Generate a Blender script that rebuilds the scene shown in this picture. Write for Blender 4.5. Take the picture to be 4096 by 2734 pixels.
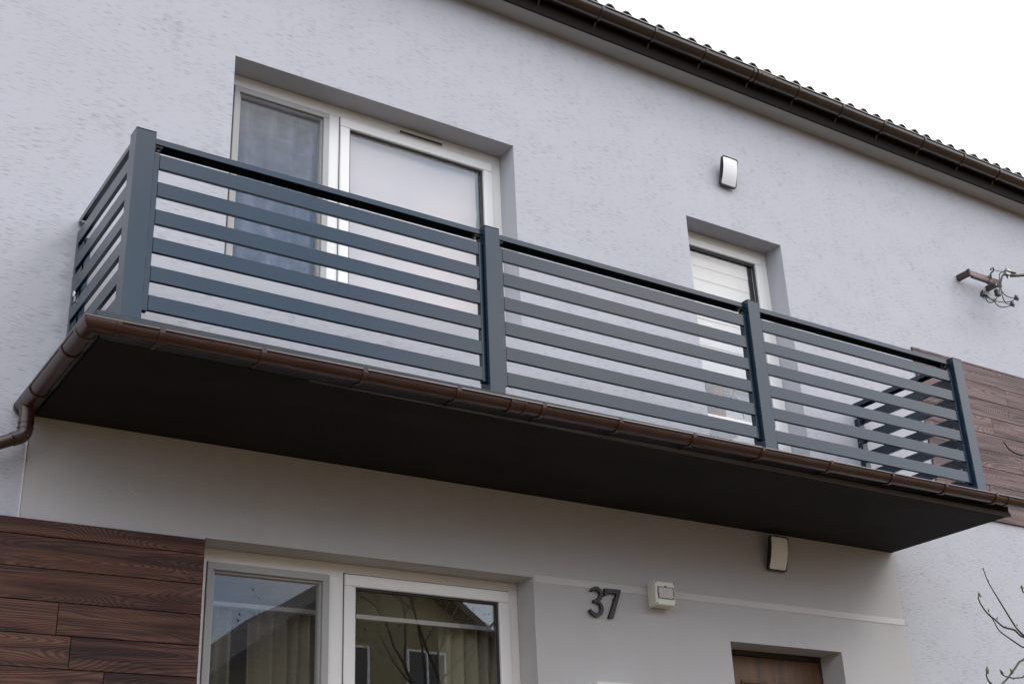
import bpy, bmesh, math, random
from mathutils import Vector, Matrix
random.seed(7)
for o in list(bpy.data.objects): bpy.data.objects.remove(o)
S = bpy.context.scene
COL = S.collection

# ------------------------------------------------------------------ camera
cd = bpy.data.cameras.new('camera'); cam = bpy.data.objects.new('camera', cd); COL.objects.link(cam)
Rv = Vector((0.83642594, -0.54658691, -0.04042758)); Uv = Vector((-0.19321606, -0.3630908, 0.91150021)); Fv = Vector((0.51289297, 0.75459116, 0.40930794))
Mx = Matrix(((Rv.x, Uv.x, -Fv.x), (Rv.y, Uv.y, -Fv.y), (Rv.z, Uv.z, -Fv.z))).to_4x4()
Mx.translation = Vector((-1.457, -6.2292, -2.4766))
cam.matrix_world = Mx
cd.sensor_width = 36; cd.lens = 45.243; cd.clip_start = 0.05; cd.clip_end = 2000
S.camera = cam

# ------------------------------------------------------------------ world: bright hazy sky with broken cloud, veiled sun to the front right
SUN_EL, SUN_ROT = math.radians(44), math.radians(130)
w = bpy.data.worlds.new('World'); S.world = w; w.use_nodes = True
nt = w.node_tree; N = nt.nodes; L = nt.links; N.clear()
out = N.new('ShaderNodeOutputWorld'); bg = N.new('ShaderNodeBackground'); bg.inputs[1].default_value = 0.1
sky = N.new('ShaderNodeTexSky'); sky.sky_type = 'NISHITA'; sky.sun_disc = False
sky.sun_elevation = SUN_EL; sky.sun_rotation = SUN_ROT; sky.air_density = 1.0; sky.dust_density = 2.0; sky.ozone_density = 1.0
tc = N.new('ShaderNodeTexCoord'); mp = N.new('ShaderNodeMapping'); mp.inputs['Scale'].default_value = (1.0, 1.0, 2.2)
nz = N.new('ShaderNodeTexNoise'); nz.inputs['Scale'].default_value = 2.3; nz.inputs['Detail'].default_value = 7; nz.inputs['Roughness'].default_value = 0.55
rp = N.new('ShaderNodeValToRGB'); rp.color_ramp.elements[0].position = 0.36; rp.color_ramp.elements[1].position = 0.62
rp.color_ramp.elements[0].color = (0.85, 0.85, 0.85, 1)
cl = N.new('ShaderNodeMix'); cl.data_type = 'RGBA'
nz2 = N.new('ShaderNodeTexNoise'); nz2.inputs['Scale'].default_value = 2.6; nz2.inputs['Detail'].default_value = 5
cc = N.new('ShaderNodeMix'); cc.data_type = 'RGBA'
cc.inputs[6].default_value = (5.8, 8.2, 11.8, 1); cc.inputs[7].default_value = (14.8, 14.0, 13.4, 1)
L.new(tc.outputs['Generated'], mp.inputs[0]); L.new(mp.outputs[0], nz.inputs['Vector']); mp2 = N.new('ShaderNodeMapping'); mp2.inputs['Scale'].default_value = (1.0, 1.0, 2.2); mp2.inputs['Location'].default_value = (18.2885, 18.7199, 4.3444)  # offset places warm and cool cloud patches out of view, shaping the railing's reflections
L.new(tc.outputs['Generated'], mp2.inputs[0]); L.new(mp2.outputs[0], nz2.inputs['Vector'])
L.new(nz.outputs[0], rp.inputs[0]); L.new(rp.outputs[0], cl.inputs[0]); rp2 = N.new('ShaderNodeValToRGB'); rp2.color_ramp.elements[0].position = .33; rp2.color_ramp.elements[1].position = .58; L.new(nz2.outputs[0], rp2.inputs[0]); L.new(rp2.outputs[0], cc.inputs[0])
sp = N.new('ShaderNodeSeparateXYZ'); L.new(tc.outputs['Generated'], sp.inputs[0])
mr = N.new('ShaderNodeMapRange'); mr.inputs[1].default_value = 0; mr.inputs[2].default_value = 1; mr.inputs[3].default_value = 1.05; mr.inputs[4].default_value = 1.35   # overcast luminance, horizon to zenith
L.new(sp.outputs[2], mr.inputs[0])
cv = N.new('ShaderNodeVectorMath'); cv.operation = 'SCALE'; L.new(cc.outputs[2], cv.inputs[0]); L.new(mr.outputs[0], cv.inputs[3])
L.new(sky.outputs[0], cl.inputs[6]); L.new(cv.outputs[0], cl.inputs[7]); L.new(cl.outputs[2], bg.inputs[0]); L.new(bg.outputs[0], out.inputs[0])

sd = bpy.data.lights.new('sun', 'SUN'); sun = bpy.data.objects.new('sun', sd); COL.objects.link(sun)
sd.energy = 0.6; sd.angle = math.radians(24); sd.color = (1.0, 0.94, 0.86)
sdir = Vector((math.sin(SUN_ROT) * math.cos(SUN_EL), math.cos(SUN_ROT) * math.cos(SUN_EL), math.sin(SUN_EL)))
sun.rotation_euler = (-sdir).to_track_quat('-Z', 'Y').to_euler(); sun.location = (20, -20, 30)

S.view_settings.view_transform = 'Standard'; S.view_settings.look = 'None'; S.view_settings.gamma = 1; S.view_settings.use_curve_mapping = False
S.view_settings.exposure = 0.72
S.render.engine = 'CYCLES'
S.cycles.max_bounces = 8; S.cycles.transparent_max_bounces = 16

# ------------------------------------------------------------------ materials
class NB:
    def __init__(s, name):
        s.m = bpy.data.materials.new(name); s.m.use_nodes = True; s.nt = s.m.node_tree; s.N = s.nt.nodes
        s.b = s.N['Principled BSDF']; s.o = s.N['Material Output']
    def n(s, t, **k):
        x = s.N.new(t)
        for a, v in k.items():
            if a.startswith('i_'):
                x.inputs[a[2:].replace('_', ' ')].default_value = v
            else: setattr(x, a, v)
        return x
    def l(s, a, b): s.nt.links.new(a, b)
    def coord(s, scale=(1, 1, 1), which='Object'):
        t = s.n('ShaderNodeTexCoord'); m = s.n('ShaderNodeMapping'); m.inputs['Scale'].default_value = scale
        s.l(t.outputs[which], m.inputs[0]); return m.outputs[0]
    def noise(s, vec, scale=1., detail=2., rough=.5, dist=0.):
        x = s.n('ShaderNodeTexNoise', i_Scale=scale, i_Detail=detail, i_Roughness=rough, i_Distortion=dist)
        if vec is not None: s.l(vec, x.inputs['Vector'])
        return x.outputs[0]
    def ramp(s, f, *stops):
        r = s.n('ShaderNodeValToRGB'); e = r.color_ramp.elements
        while len(e) < len(stops): e.new(.5)
        for q, (p, c) in zip(e, stops):
            q.position = p; q.color = (c, c, c, 1) if not isinstance(c, tuple) else (*c, 1)
        s.l(f, r.inputs[0]); return r.outputs[0]
    def math(s, op, a, b=None, c=None):
        m = s.n('ShaderNodeMath', operation=op)
        for i, v in enumerate((a, b, c)):
            if v is None: continue
            if isinstance(v, (int, float)): m.inputs[i].default_value = v
            else: s.l(v, m.inputs[i])
        return m.outputs[0]
    def mix(s, f, a, b, mode='MIX'):
        m = s.n('ShaderNodeMix', data_type='RGBA', blend_type=mode)
        for i, v in ((0, f), (6, a), (7, b)):
            if isinstance(v, (int, float)): m.inputs[i].default_value = v
            elif isinstance(v, tuple): m.inputs[i].default_value = (*v, 1)
            else: s.l(v, m.inputs[i])
        return m.outputs[2]
    def bump(s, h, strength=.3, dist=.01):
        b = s.n('ShaderNodeBump'); b.inputs['Strength'].default_value = strength; b.inputs['Distance'].default_value = dist
        s.l(h, b.inputs['Height']); s.l(b.outputs[0], s.b.inputs['Normal'])
    def base(s, col, rough=.5, metal=0., spec=.5):
        if isinstance(col, tuple): s.b.inputs['Base Color'].default_value = (*col, 1)
        else: s.l(col, s.b.inputs['Base Color'])
        if isinstance(rough, (int, float)): s.b.inputs['Roughness'].default_value = rough
        else: s.l(rough, s.b.inputs['Roughness'])
        s.b.inputs['Metallic'].default_value = metal; s.b.inputs['Specular IOR Level'].default_value = spec
        return s

def plain(name, col, rough=.5, metal=0., spec=.5, var=.12, scale=6.):
    b = NB(name); v = b.coord()
    f = b.noise(v, scale, 4)
    c = b.mix(f, tuple(x * (1 - var) for x in col), tuple(min(1, x * (1 + var)) for x in col))
    b.base(c, rough, metal, spec); return b.m

WALL = (.478, .486, .527); SMC = (.52, .514, .520)
def m_stucco():
    b = NB('scratched_render'); v = b.coord((1, 1, 1))
    warp = b.noise(v, 9, 2)
    sep = b.n('ShaderNodeSeparateXYZ'); b.l(v, sep.inputs[0])
    comb = b.n('ShaderNodeCombineXYZ')
    b.l(b.math('MULTIPLY', sep.outputs[0], 14), comb.inputs[0])
    zz = b.math('ADD', b.math('MULTIPLY', sep.outputs[2], 190), b.math('MULTIPLY', warp, 7)); b.l(zz, comb.inputs[2])
    s1 = b.noise(comb.outputs[0], 1., 2.2, .55)
    patch = b.noise(b.coord((2.2, 1, 3.2)), 1.6, 3)
    thr = b.math('ADD', s1, b.math('MULTIPLY', b.math('SUBTRACT', patch, .5), .30))
    scr = b.ramp(thr, (.57, 0.), (.65, 1.))
    fine = b.noise(v, 260, 2)
    big = b.noise(v, .7, 3)
    c0 = b.mix(big, tuple(x * .95 for x in WALL), tuple(x * 1.04 for x in WALL))
    c1 = b.mix(b.math('MULTIPLY', fine, .35), c0, tuple(x * .80 for x in WALL))
    c = b.mix(b.math('MULTIPLY', scr, .55), c1, (.27, .275, .30))  # shadow inside the grooves is put into the scratch colour
    b.base(c, .92, 0, .25)
    h = b.math('ADD', b.math('MULTIPLY', scr, -1.), b.math('MULTIPLY', fine, .35))
    b.bump(h, .35, .003)
    return b.m
def m_smooth(name='smooth_render', SMC=SMC):
    b = NB(name); v = b.coord()
    f = b.noise(v, 220, 3, .6); g = b.noise(v, 1.1, 4)
    c = b.mix(f, tuple(x * .86 for x in SMC), tuple(x * 1.04 for x in SMC))
    st_ = b.noise(b.coord((5, 5, .5)), 1., 4, .6)
    c = b.mix(b.math('MULTIPLY', b.ramp(g, (.35, 0.), (.7, 1.)), .28), c, (.46, .445, .43))
    c = b.mix(b.math('MULTIPLY', b.ramp(st_, (.5, 0.), (.75, 1.)), .16), c, (.40, .375, .34))
    b.base(c, .93, 0, .2); b.bump(f, .8, .004); return b.m
def m_wood(name, ca, cb_, dark):
    b = NB(name); t = b.n('ShaderNodeTexCoord'); oi = b.n('ShaderNodeObjectInfo')
    off = b.n('ShaderNodeVectorMath', operation='ADD')
    cmb = b.n('ShaderNodeCombineXYZ')
    b.l(b.math('MULTIPLY', oi.outputs['Random'], 53.), cmb.inputs[0]); b.l(b.math('MULTIPLY', oi.outputs['Random'], 17.), cmb.inputs[2])
    b.l(t.outputs['Object'], off.inputs[0]); b.l(cmb.outputs[0], off.inputs[1])
    mp = b.n('ShaderNodeMapping'); mp.inputs['Scale'].default_value = (.75, 1, 5.0); b.l(off.outputs[0], mp.inputs[0])
    n1 = b.noise(mp.outputs[0], 1., 1.3, .4, .35)
    rings = b.math('ADD', b.math('MULTIPLY', b.math('SINE', b.math('MULTIPLY', n1, 420.)), .5), .5)
    mp2 = b.n('ShaderNodeMapping'); mp2.inputs['Scale'].default_value = (3, 1, 170); b.l(off.outputs[0], mp2.inputs[0])
    fib = b.noise(mp2.outputs[0], 1., 3)
    mp3 = b.n('ShaderNodeMapping'); mp3.inputs['Scale'].default_value = (1.1, 1, 19); b.l(off.outputs[0], mp3.inputs[0])
    tone = b.ramp(b.noise(mp3.outputs[0], 1., 4, .6, .6), (.40, 0.), (.60, 1.))
    base = b.mix(tone, ca, cb_)
    base = b.mix(b.ramp(oi.outputs['Random'], (0, 0.), (1, .35)), base, cb_)
    c = b.mix(b.math('MULTIPLY', b.ramp(rings, (.4, 0.), (.95, 1.)), .6), base, dark)
    c = b.mix(b.math('MULTIPLY', fib, .35), c, tuple(x * 1.6 for x in dark))
    b.base(c, .62, 0, .35); b.bump(b.math('SUBTRACT', b.math('MULTIPLY', fib, .3), rings), .35, .003); return b.m
def m_pvc_brown(name, col, rough, dirt, spec=.5):
    b = NB(name); v = b.coord()
    n = b.noise(v, 7, 5, .6); k = b.noise(b.coord((2, 2, 40)), 3, 3)
    c = b.mix(n, tuple(x * .75 for x in col), tuple(x * 1.25 for x in col))
    c = b.mix(b.math('MULTIPLY', b.ramp(k, (.5, 0.), (.75, 1.)), dirt), c, (.16, .13, .11))
    b.base(c, b.math('ADD', b.math('MULTIPLY', n, .18), rough - .08), 0, spec); return b.m
def m_coat():
    b = NB('anthracite_powder_coat'); v = b.coord()
    f = b.noise(v, 900, 1); g = b.noise(v, 3, 4)
    c = b.mix(g, (.004, .016, .031), (.006, .020, .038))
    b.base(c, b.math('ADD', b.math('MULTIPLY', g, .10), .11), 0, .54); b.bump(f, .05, .001); return b.m
def m_glass(name, tint, refl):
    b = NB(name); b.N.remove(b.b)
    ge = b.n('ShaderNodeNewGeometry'); dt = b.n('ShaderNodeVectorMath', operation='DOT_PRODUCT'); b.l(ge.outputs['Normal'], dt.inputs[0]); b.l(ge.outputs['Incoming'], dt.inputs[1])
    cs = b.math('ABSOLUTE', dt.outputs['Value']); fr = b.math('ADD', b.math('MULTIPLY', b.math('POWER', b.math('SUBTRACT', 1., cs), 5.), .96), .042)
    gl = b.n('ShaderNodeBsdfGlossy'); gl.inputs['Roughness'].default_value = 0.0; gl.inputs['Color'].default_value = (.95, .98, 1, 1)
    tr = b.n('ShaderNodeBsdfTransparent'); tr.inputs[0].default_value = (*tint, 1)
    mx = b.n('ShaderNodeMixShader')
    v = b.coord((1, 1, 1)); h = b.noise(v, 2.1, 1)
    bp = b.n('ShaderNodeBump'); bp.inputs['Strength'].default_value = .02; bp.inputs['Distance'].default_value = .02
    b.l(h, bp.inputs['Height']); b.l(bp.outputs[0], gl.inputs['Normal'])
    b.l(b.math('MINIMUM', b.math('MULTIPLY', fr, refl), 1.), mx.inputs[0])
    b.l(tr.outputs[0], mx.inputs[1]); b.l(gl.outputs[0], mx.inputs[2]); b.l(mx.outputs[0], b.o.inputs[0]); return b.m
def m_mesh():
    b = NB('insect_screen_mesh'); b.N.remove(b.b)
    df = b.n('ShaderNodeBsdfDiffuse'); df.inputs[0].default_value = (.035, .04, .05, 1)
    tr = b.n('ShaderNodeBsdfTransparent'); mx = b.n('ShaderNodeMixShader')
    f = b.noise(b.coord((3, 1, 14)), 2, 2, .5, 1.5)
    b.l(b.ramp(f, (.3, .24), (.7, .30)), mx.inputs[0])
    b.l(tr.outputs[0], mx.inputs[1]); b.l(df.outputs[0], mx.inputs[2]); b.l(mx.outputs[0], b.o.inputs[0]); return b.m
def m_door():
    b = NB('stained_door_wood'); v = b.coord((16, 16, 1.6))
    f = b.noise(v, 1., 4, .6, .6); g = b.noise(b.coord((60, 60, 4)), 1., 3)
    c = b.mix(b.ramp(f, (.35, 0.), (.65, 1.)), (.050, .026, .013), (.17, .072, .024))
    c = b.mix(b.math('MULTIPLY', g, .4), c, (.05, .027, .015))
    b.base(c, .42, 0, .5); b.bump(g, .1, .001); return b.m
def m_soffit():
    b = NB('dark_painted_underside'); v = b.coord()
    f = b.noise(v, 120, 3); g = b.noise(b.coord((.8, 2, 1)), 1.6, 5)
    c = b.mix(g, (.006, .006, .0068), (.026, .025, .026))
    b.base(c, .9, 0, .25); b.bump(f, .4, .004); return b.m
def m_flash(k=1.):
    b = NB('mossy_flashing'); v = b.coord()
    f = b.noise(b.coord((2.5, 8, 8)), 2, 5, .65)
    c = b.mix(b.ramp(f, (.60, 0.), (.72, 1.)), (.030, .040, .048), (.055, .055, .025))
    b.base(c, .7); b.bump(f, .5, .01); return b.m
def m_concrete():
    b = NB('raw_concrete_edge'); v = b.coord()
    f = b.noise(v, 60, 4, .65); g = b.noise(v, 5, 4)
    c = b.mix(f, (.08, .073, .066), (.17, .157, .143)); c = b.mix(b.math('MULTIPLY', g, .6), c, (.06, .056, .051))
    b.base(c, .93); b.bump(f, .6, .006); return b.m
def m_ground():
    b = NB('garden_ground'); v = b.coord()
    f = b.noise(v, .35, 5); g = b.noise(v, 30, 4)
    c = b.mix(b.ramp(f, (.42, 0.), (.58, 1.)), (.085, .046, .014), (.050, .036, .010)); c = b.mix(b.math('MULTIPLY', g, .5), c, (.095, .050, .016))
    b.base(c, .95); b.bump(g, .5, .05); return b.m

STUCCO, SMOOTH = m_stucco(), m_smooth()
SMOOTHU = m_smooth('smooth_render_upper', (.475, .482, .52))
WOOD = m_wood('dark_wood_plank', (.024, .008, .0052), (.155, .068, .044), (.011, .004, .0028)); WOOD_LIT = m_wood('sky_lit_wood_plank', (.060, .034, .032), (.220, .145, .136), (.032, .018, .018))  # second plank copy is lighter: skylight on the upper planks put into the colour
COAT = m_coat(); GUT = m_pvc_brown('aged_brown_gutter', (.042, .0155, .011), .32, .22, .6); EAVE = m_pvc_brown('glossy_dark_brown_gutter', (.026, .017, .013), .16, .0, .8)
SOFF, FLASH, CONC, GROUND, DOOR = m_soffit(), m_flash(), m_concrete(), m_ground(), m_door()
PVC = plain('white_window_plastic', (.78, .77, .75), .32, var=.03)
GREY = plain('grey_screen_frame', (.34, .34, .33), .4, var=.05)
BLACK = plain('black_rubber', (.012, .013, .015), .5)
STEEL = plain('zinc_bolt', (.45, .43, .40), .3, 1.)
GLASS = m_glass('window_glass', (.95, .95, .95), 1.65); MESH = m_mesh()
SOFWHITE = plain('painted_soffit', (.40, .40, .40), .9, var=.06)
FASC = plain('dark_fascia', (.012, .008, .007), .75, spec=.2)
TILE = plain('dark_roof_tile', (.022, .021, .018), .55, var=.3)
LAMPB = plain('black_lamp_body', (.012, .013, .015), .4)
LENS = plain('opal_lamp_lens', (.80, .80, .80), .3, var=.02)
DIGIT = plain('black_digit', (.016, .016, .018), .45)
BOXW = plain('cream_plastic_box', (.70, .70, .62), .4, var=.05)
SMOKE = m_glass('clear_cover', (.85, .80, .74), 1.2)
RUST = plain('brown_painted_steel', (.040, .020, .020), .5, var=.35, scale=22.)
RUSTL = plain('weathered_steel_face', (.17, .12, .12), .55, var=.3, scale=30.)
CABLE = plain('black_cable', (.012, .015, .018), .45)
ALU = plain('clamp_metal', (.35, .34, .32), .45, .8)
TWIG = plain('twig_bark', (.035, .030, .016), .7, var=.4, scale=40)
BUD = plain('green_bud', (.085, .095, .030), .6, var=.3, scale=60)
BLIND = plain('white_blind_fabric', (.68, .60, .565), .8, var=.02)
BLIND2 = plain('white_blind_slat', (.62, .62, .62), .6, var=.02)
CURT = plain('beige_curtain', (.36, .34, .25), .9, var=.15)
NET = plain('grey_net_curtain', (.27, .28, .36), .9, var=.75, scale=6)
ROOM = plain('room_plaster', (.34, .31, .25), .9)
BEIGE = plain('beige_house_render', (.28, .235, .14), .9, var=.12)
ROOFR = plain('grey_brown_roof', (.09, .075, .065), .8, var=.3)
DGLASS = NB('dark_pane').base((.02, .025, .03), .05, 0, .6).m
BARK = plain('tree_bark', (.05, .042, .033), .9, var=.4, scale=12)
LEAF = plain('young_leaf', (.12, .12, .055), .7, var=.5, scale=3)
POLE = plain('weathered_pole', (.16, .14, .12), .85, var=.3)
BRASS = plain('amber_vase', (.15, .055, .008), .55, 0., .15, var=.4, scale=8)
PALEG = plain('pale_green_shade', (.22, .27, .13), .5, var=.2)

# ------------------------------------------------------------------ mesh helpers
class MB:
    def __init__(s): s.v = []; s.f = []; s.mi = []
    def add(s, vs, fs, mi=0):
        o = len(s.v); s.v += [tuple(p) for p in vs]; s.f += [tuple(i + o for i in f) for f in fs]; s.mi += [mi] * len(fs); return s
    def quad(s, a, b, c, d, mi=0): return s.add((a, b, c, d), ((0, 1, 2, 3),), mi)
    def box(s, x0, x1, y0, y1, z0, z1, mi=0):
        return s.add([(x0, y0, z0), (x1, y0, z0), (x1, y1, z0), (x0, y1, z0), (x0, y0, z1), (x1, y0, z1), (x1, y1, z1), (x0, y1, z1)],
                     [(3, 2, 1, 0), (4, 5, 6, 7), (0, 1, 5, 4), (1, 2, 6, 5), (2, 3, 7, 6), (3, 0, 4, 7)], mi)
    def prism_y(s, poly, y0, y1, mi=0):          # polygon in x,z (counter-clockwise seen from -y), extruded along y
        n = len(poly); vs = [(x, y0, z) for x, z in poly] + [(x, y1, z) for x, z in poly]
        fs = [tuple(range(n)), tuple(range(2 * n - 1, n - 1, -1))] + [((i + 1) % n, i, i + n, (i + 1) % n + n) for i in range(n)]
        return s.add(vs, fs, mi)
    def tube(s, pts, r, n=8, mi=0, cap=True):
        pts = [Vector(p) for p in pts]; rs = r if isinstance(r, (list, tuple)) else [r] * len(pts)
        vs = []; prev = None
        for i, p in enumerate(pts):
            d = (pts[min(i + 1, len(pts) - 1)] - pts[max(i - 1, 0)]).normalized()
            if prev is None:
                a = d.orthogonal().normalized()
            else:
                a = prev - d * prev.dot(d); a = a.normalized() if a.length > 1e-6 else d.orthogonal().normalized()
            prev = a; b = d.cross(a)
            vs += [p + (a * math.cos(t * 2 * math.pi / n) + b * math.sin(t * 2 * math.pi / n)) * rs[i] for t in range(n)]
        fs = [(i * n + t, i * n + (t + 1) % n, (i + 1) * n + (t + 1) % n, (i + 1) * n + t) for i in range(len(pts) - 1) for t in range(n)]
        if cap: fs += [tuple(range(n - 1, -1, -1)), tuple((len(pts) - 1) * n + t for t in range(n))]
        return s.add(vs, fs, mi)
    def lathe(s, c, prof, n=16, mi=0):           # prof [(r, z)]
        vs = [(c[0] + r * math.cos(t * 2 * math.pi / n), c[1] + r * math.sin(t * 2 * math.pi / n), c[2] + z) for r, z in prof for t in range(n)]
        fs = [(i * n + t, i * n + (t + 1) % n, (i + 1) * n + (t + 1) % n, (i + 1) * n + t) for i in range(len(prof) - 1) for t in range(n)]
        fs += [tuple(range(n - 1, -1, -1)), tuple((len(prof) - 1) * n + t for t in range(n))]
        return s.add(vs, fs, mi)
    def frame(s, x0, x1, z0, z1, wl, wr, wb, wt, y0, y1, mi=0):   # four butted members, stiles between rails
        s.box(x0, x1, y0, y1, z1 - wt, z1, mi)
        if wb: s.box(x0, x1, y0, y1, z0, z0 + wb, mi)
        s.box(x0, x0 + wl, y0, y1, z0 + wb, z1 - wt, mi); s.box(x1 - wr, x1, y0, y1, z0 + wb, z1 - wt, mi); return s
    def build(s, name, mat, parent=None, smooth=False, bevel=0., loc=None):
        me = bpy.data.meshes.new(name); me.from_pydata([tuple(p) for p in s.v], [], s.f)
        mats = mat if isinstance(mat, (list, tuple)) else [mat]
        for m in mats: me.materials.append(m)
        for p, i in zip(me.polygons, s.mi): p.material_index = i
        bm = bmesh.new(); bm.from_mesh(me)
        bmesh.ops.recalc_face_normals(bm, faces=bm.faces)
        if bevel: bmesh.ops.bevel(bm, geom=bm.edges[:], offset=bevel, segments=1, affect='EDGES', clamp_overlap=True)
        bm.to_mesh(me); bm.free()
        if smooth:
            me.shade_smooth()
            me.set_sharp_from_angle(angle=math.radians(40))
        return link(name, me, parent, loc)
def link(name, me, parent=None, loc=None):
    o = bpy.data.objects.new(name, me); COL.objects.link(o)
    if parent is not None: o.parent = parent; o.matrix_parent_inverse = inv(parent)
    if loc is not None: o.location = loc
    return o
def inv(p):
    m = p.matrix_parent_inverse.copy() if p.parent else Matrix()
    full = (Matrix.Identity(4) if not p.parent else WM(p.parent) @ m) @ Matrix.Translation(p.location)
    return full.inverted()
def WM(p):
    if p.parent: return WM(p.parent) @ p.matrix_parent_inverse @ Matrix.Translation(p.location)
    return Matrix.Translation(p.location)
def tag(o, label, cat, group=None, kind=None):
    o['label'] = label
    if cat: o['category'] = cat
    if group: o['group'] = group
    if kind: o['kind'] = kind
    return o
def thing(name, loc, label, cat, group=None):
    o = bpy.data.objects.new(name, None); COL.objects.link(o); o.location = loc; o.empty_display_size = .1
    return tag(o, label, cat, group)
def B(name, mat, parent, *a, bevel=0.): return MB().box(*a).build(name, mat, parent, bevel=bevel)
def empty(name, parent, loc):
    o = bpy.data.objects.new(name, None); COL.objects.link(o); o.parent = parent; o.matrix_parent_inverse = inv(parent); o.location = loc; o.empty_display_size = .1
    return o

# ------------------------------------------------------------------ ground
GZ = -4.05
g = MB().quad((-250, -250, GZ), (250, -250, GZ), (250, 250, GZ), (-250, 250, GZ)).build('ground', GROUND)
tag(g, 'brown and green garden ground around the house', 'ground', kind='structure')

# ------------------------------------------------------------------ house
house = thing('house', (4, 4, GZ), 'pale grey rendered house with white windows and dark brown eaves', 'house')
HX0, HX1, HY1, EZ = -4.2, 12.0, 8.0, 3.5075
U1 = (.8276, 2.8596, .965, 2.4089); U2 = (4.4043, 5.3758, .03, 2.2897)
WL = (.8137, 2.8535, -2.05, -.6178); FD = (4.3843, 5.407, -3.0, -.8835)
DEPTH = {U1: .30, U2: .30, WL: .30, FD: .26}
xs = sorted({HX0, HX1, -.116, 6.105, .697, 2.95, *[q for h in (U1, U2, WL, FD) for q in h[:2]]})
zs = sorted({GZ - .2, EZ + .05, -.05, .80, *[q for h in (U1, U2, WL, FD) for q in h[2:]]})
wb = MB()
for i in range(len(xs) - 1):
    for j in range(len(zs) - 1):
        x0, x1, z0, z1 = xs[i], xs[i + 1], zs[j], zs[j + 1]; cx, cz = (x0 + x1) / 2, (z0 + z1) / 2
        if any(h[0] < cx < h[1] and h[2] < cz < h[3] for h in (U1, U2, WL, FD)): continue
        sm = 1 if (-.116 < cx < 6.105 and cz < -.05) else 2 if (.697 < cx < 2.95 and .80 < cz < .965) else 0
        wb.quad((x0, 0, z0), (x1, 0, z0), (x1, 0, z1), (x0, 0, z1), sm)
for h in (U1, U2, WL, FD):
    x0, x1, z0, z1 = h; d = DEPTH[h]; q = 2 if h in (U1, U2) else 1
    wb.quad((x0, 0, z0), (x0, 0, z1), (x0, d, z1), (x0, d, z0), q); wb.quad((x1, 0, z0), (x1, d, z0), (x1, d, z1), (x1, 0, z1), q)
    wb.quad((x0, 0, z1), (x1, 0, z1), (x1, d, z1), (x0, d, z1), q); wb.quad((x0, 0, z0), (x0, d, z0), (x1, d, z0), (x1, 0, z0), q)
me = bpy.data.meshes.new('facade_wall'); me.from_pydata(wb.v, [], wb.f); me.materials.append(STUCCO); me.materials.append(SMOOTH); me.materials.append(SMOOTHU)
for p, i in zip(me.polygons, wb.mi): p.material_index = i
fw = link('facade_wall', me, house)
fw['label'] = 'pale grey render with fine horizontal scratches, smooth below the balcony'
B('side_wall', STUCCO, house, HX0 - .3, HX0, 0, HY1, GZ - .2, EZ); B('side_wall', STUCCO, house, HX1, HX1 + .3, 0, HY1, GZ - .2, EZ)
B('rear_wall', STUCCO, house, HX0 - .3, HX1 + .3, HY1, HY1 + .3, GZ - .2, EZ)
B('trim_strip', plain('smooth_strip', (.58, .565, .555), .9, var=.02), house, 2.862, 6.105, -.003, .01, -.645, -.602)
B('corner_bead', plain('bead_white', (.66, .66, .67), .7, var=.03), house, -.119, -.1145, -.004, .001, -.630, -.110)
# closed rooms behind the openings
def room(x0, x1, z0, z1, y1, mat=ROOM):
    m = MB(); y0 = .302
    m.quad((x0, y0, z0), (x0, y1, z0), (x1, y1, z0), (x1, y0, z0)); m.quad((x0, y0, z1), (x1, y0, z1), (x1, y1, z1), (x0, y1, z1))
    m.quad((x0, y0, z0), (x0, y0, z1), (x0, y1, z1), (x0, y1, z0)); m.quad((x1, y0, z0), (x1, y1, z0), (x1, y1, z1), (x1, y0, z1))
    m.quad((x0, y1, z0), (x0, y1, z1), (x1, y1, z1), (x1, y1, z0))
    return m
def room_with_front(name, h, pad, y1, mat=ROOM):
    x0, x1, z0, z1 = h; X0, X1, Z0, Z1 = x0 - pad, x1 + pad, z0 - (pad if z0 > .5 or z0 < -1 else 0.02), z1 + pad * .5
    m = room(X0, X1, Z0, Z1, y1); y = .302
    m.quad((X0, y, Z0), (X1, y, Z0), (X1, y, z0), (X0, y, z0)); m.quad((X0, y, z1), (X1, y, z1), (X1, y, Z1), (X0, y, Z1))
    m.quad((X0, y, z0), (x0, y, z0), (x0, y, z1), (X0, y, z1)); m.quad((x1, y, z0), (X1, y, z0), (X1, y, z1), (x1, y, z1))
    return m.build(name, mat, house)
room_with_front('room', U1, .55, 3.4); room_with_front('room', U2, .5, 3.4); room_with_front('room', WL, .55, 4.2)

# eaves: soffit, fascia, roof
B('soffit', SOFWHITE, house, HX0 - .5, HX1 + .5, -.155, .05, EZ, EZ + .02)
B('fascia', FASC, house, HX0 - .5, HX1 + .5, -.172, -.155, EZ - .012, 3.735)
PITCH = math.radians(15)
roof = empty('roof', house, (4, -.2, 3.74))
def rp_(y): return 3.745 + (y + .2) * math.tan(PITCH)
rs = MB()
YR = 3.9
rs.add([(HX0 - .6, -.19, rp_(-.19)), (HX1 + .6, -.19, rp_(-.19)), (HX1 + .6, YR, rp_(YR)), (HX0 - .6, YR, rp_(YR)), (HX0 - .6, HY1 + .3, rp_(-.19)), (HX1 + .6, HY1 + .3, rp_(-.19))],
       [(0, 1, 2, 3), (3, 2, 5, 4), (0, 3, 4), (1, 5, 2), (0, 4, 5, 1)])
rs.build('roof_sheet', TILE, roof)
TW = .1625
prof = [(0, 0), (.018, .004), (.040, .030), (.058, .046), (.090, .050), (.112, .034), (.140, .004), (TW - .002, 0)]
tm = MB(); ln = .37
top = [[(x, t * ln * math.cos(PITCH), z + t * ln * math.sin(PITCH)) for x, z in prof] for t in (0, 1)]
bot = [[(x, y, z - .012) for x, y, z in r] for r in top]
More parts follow.
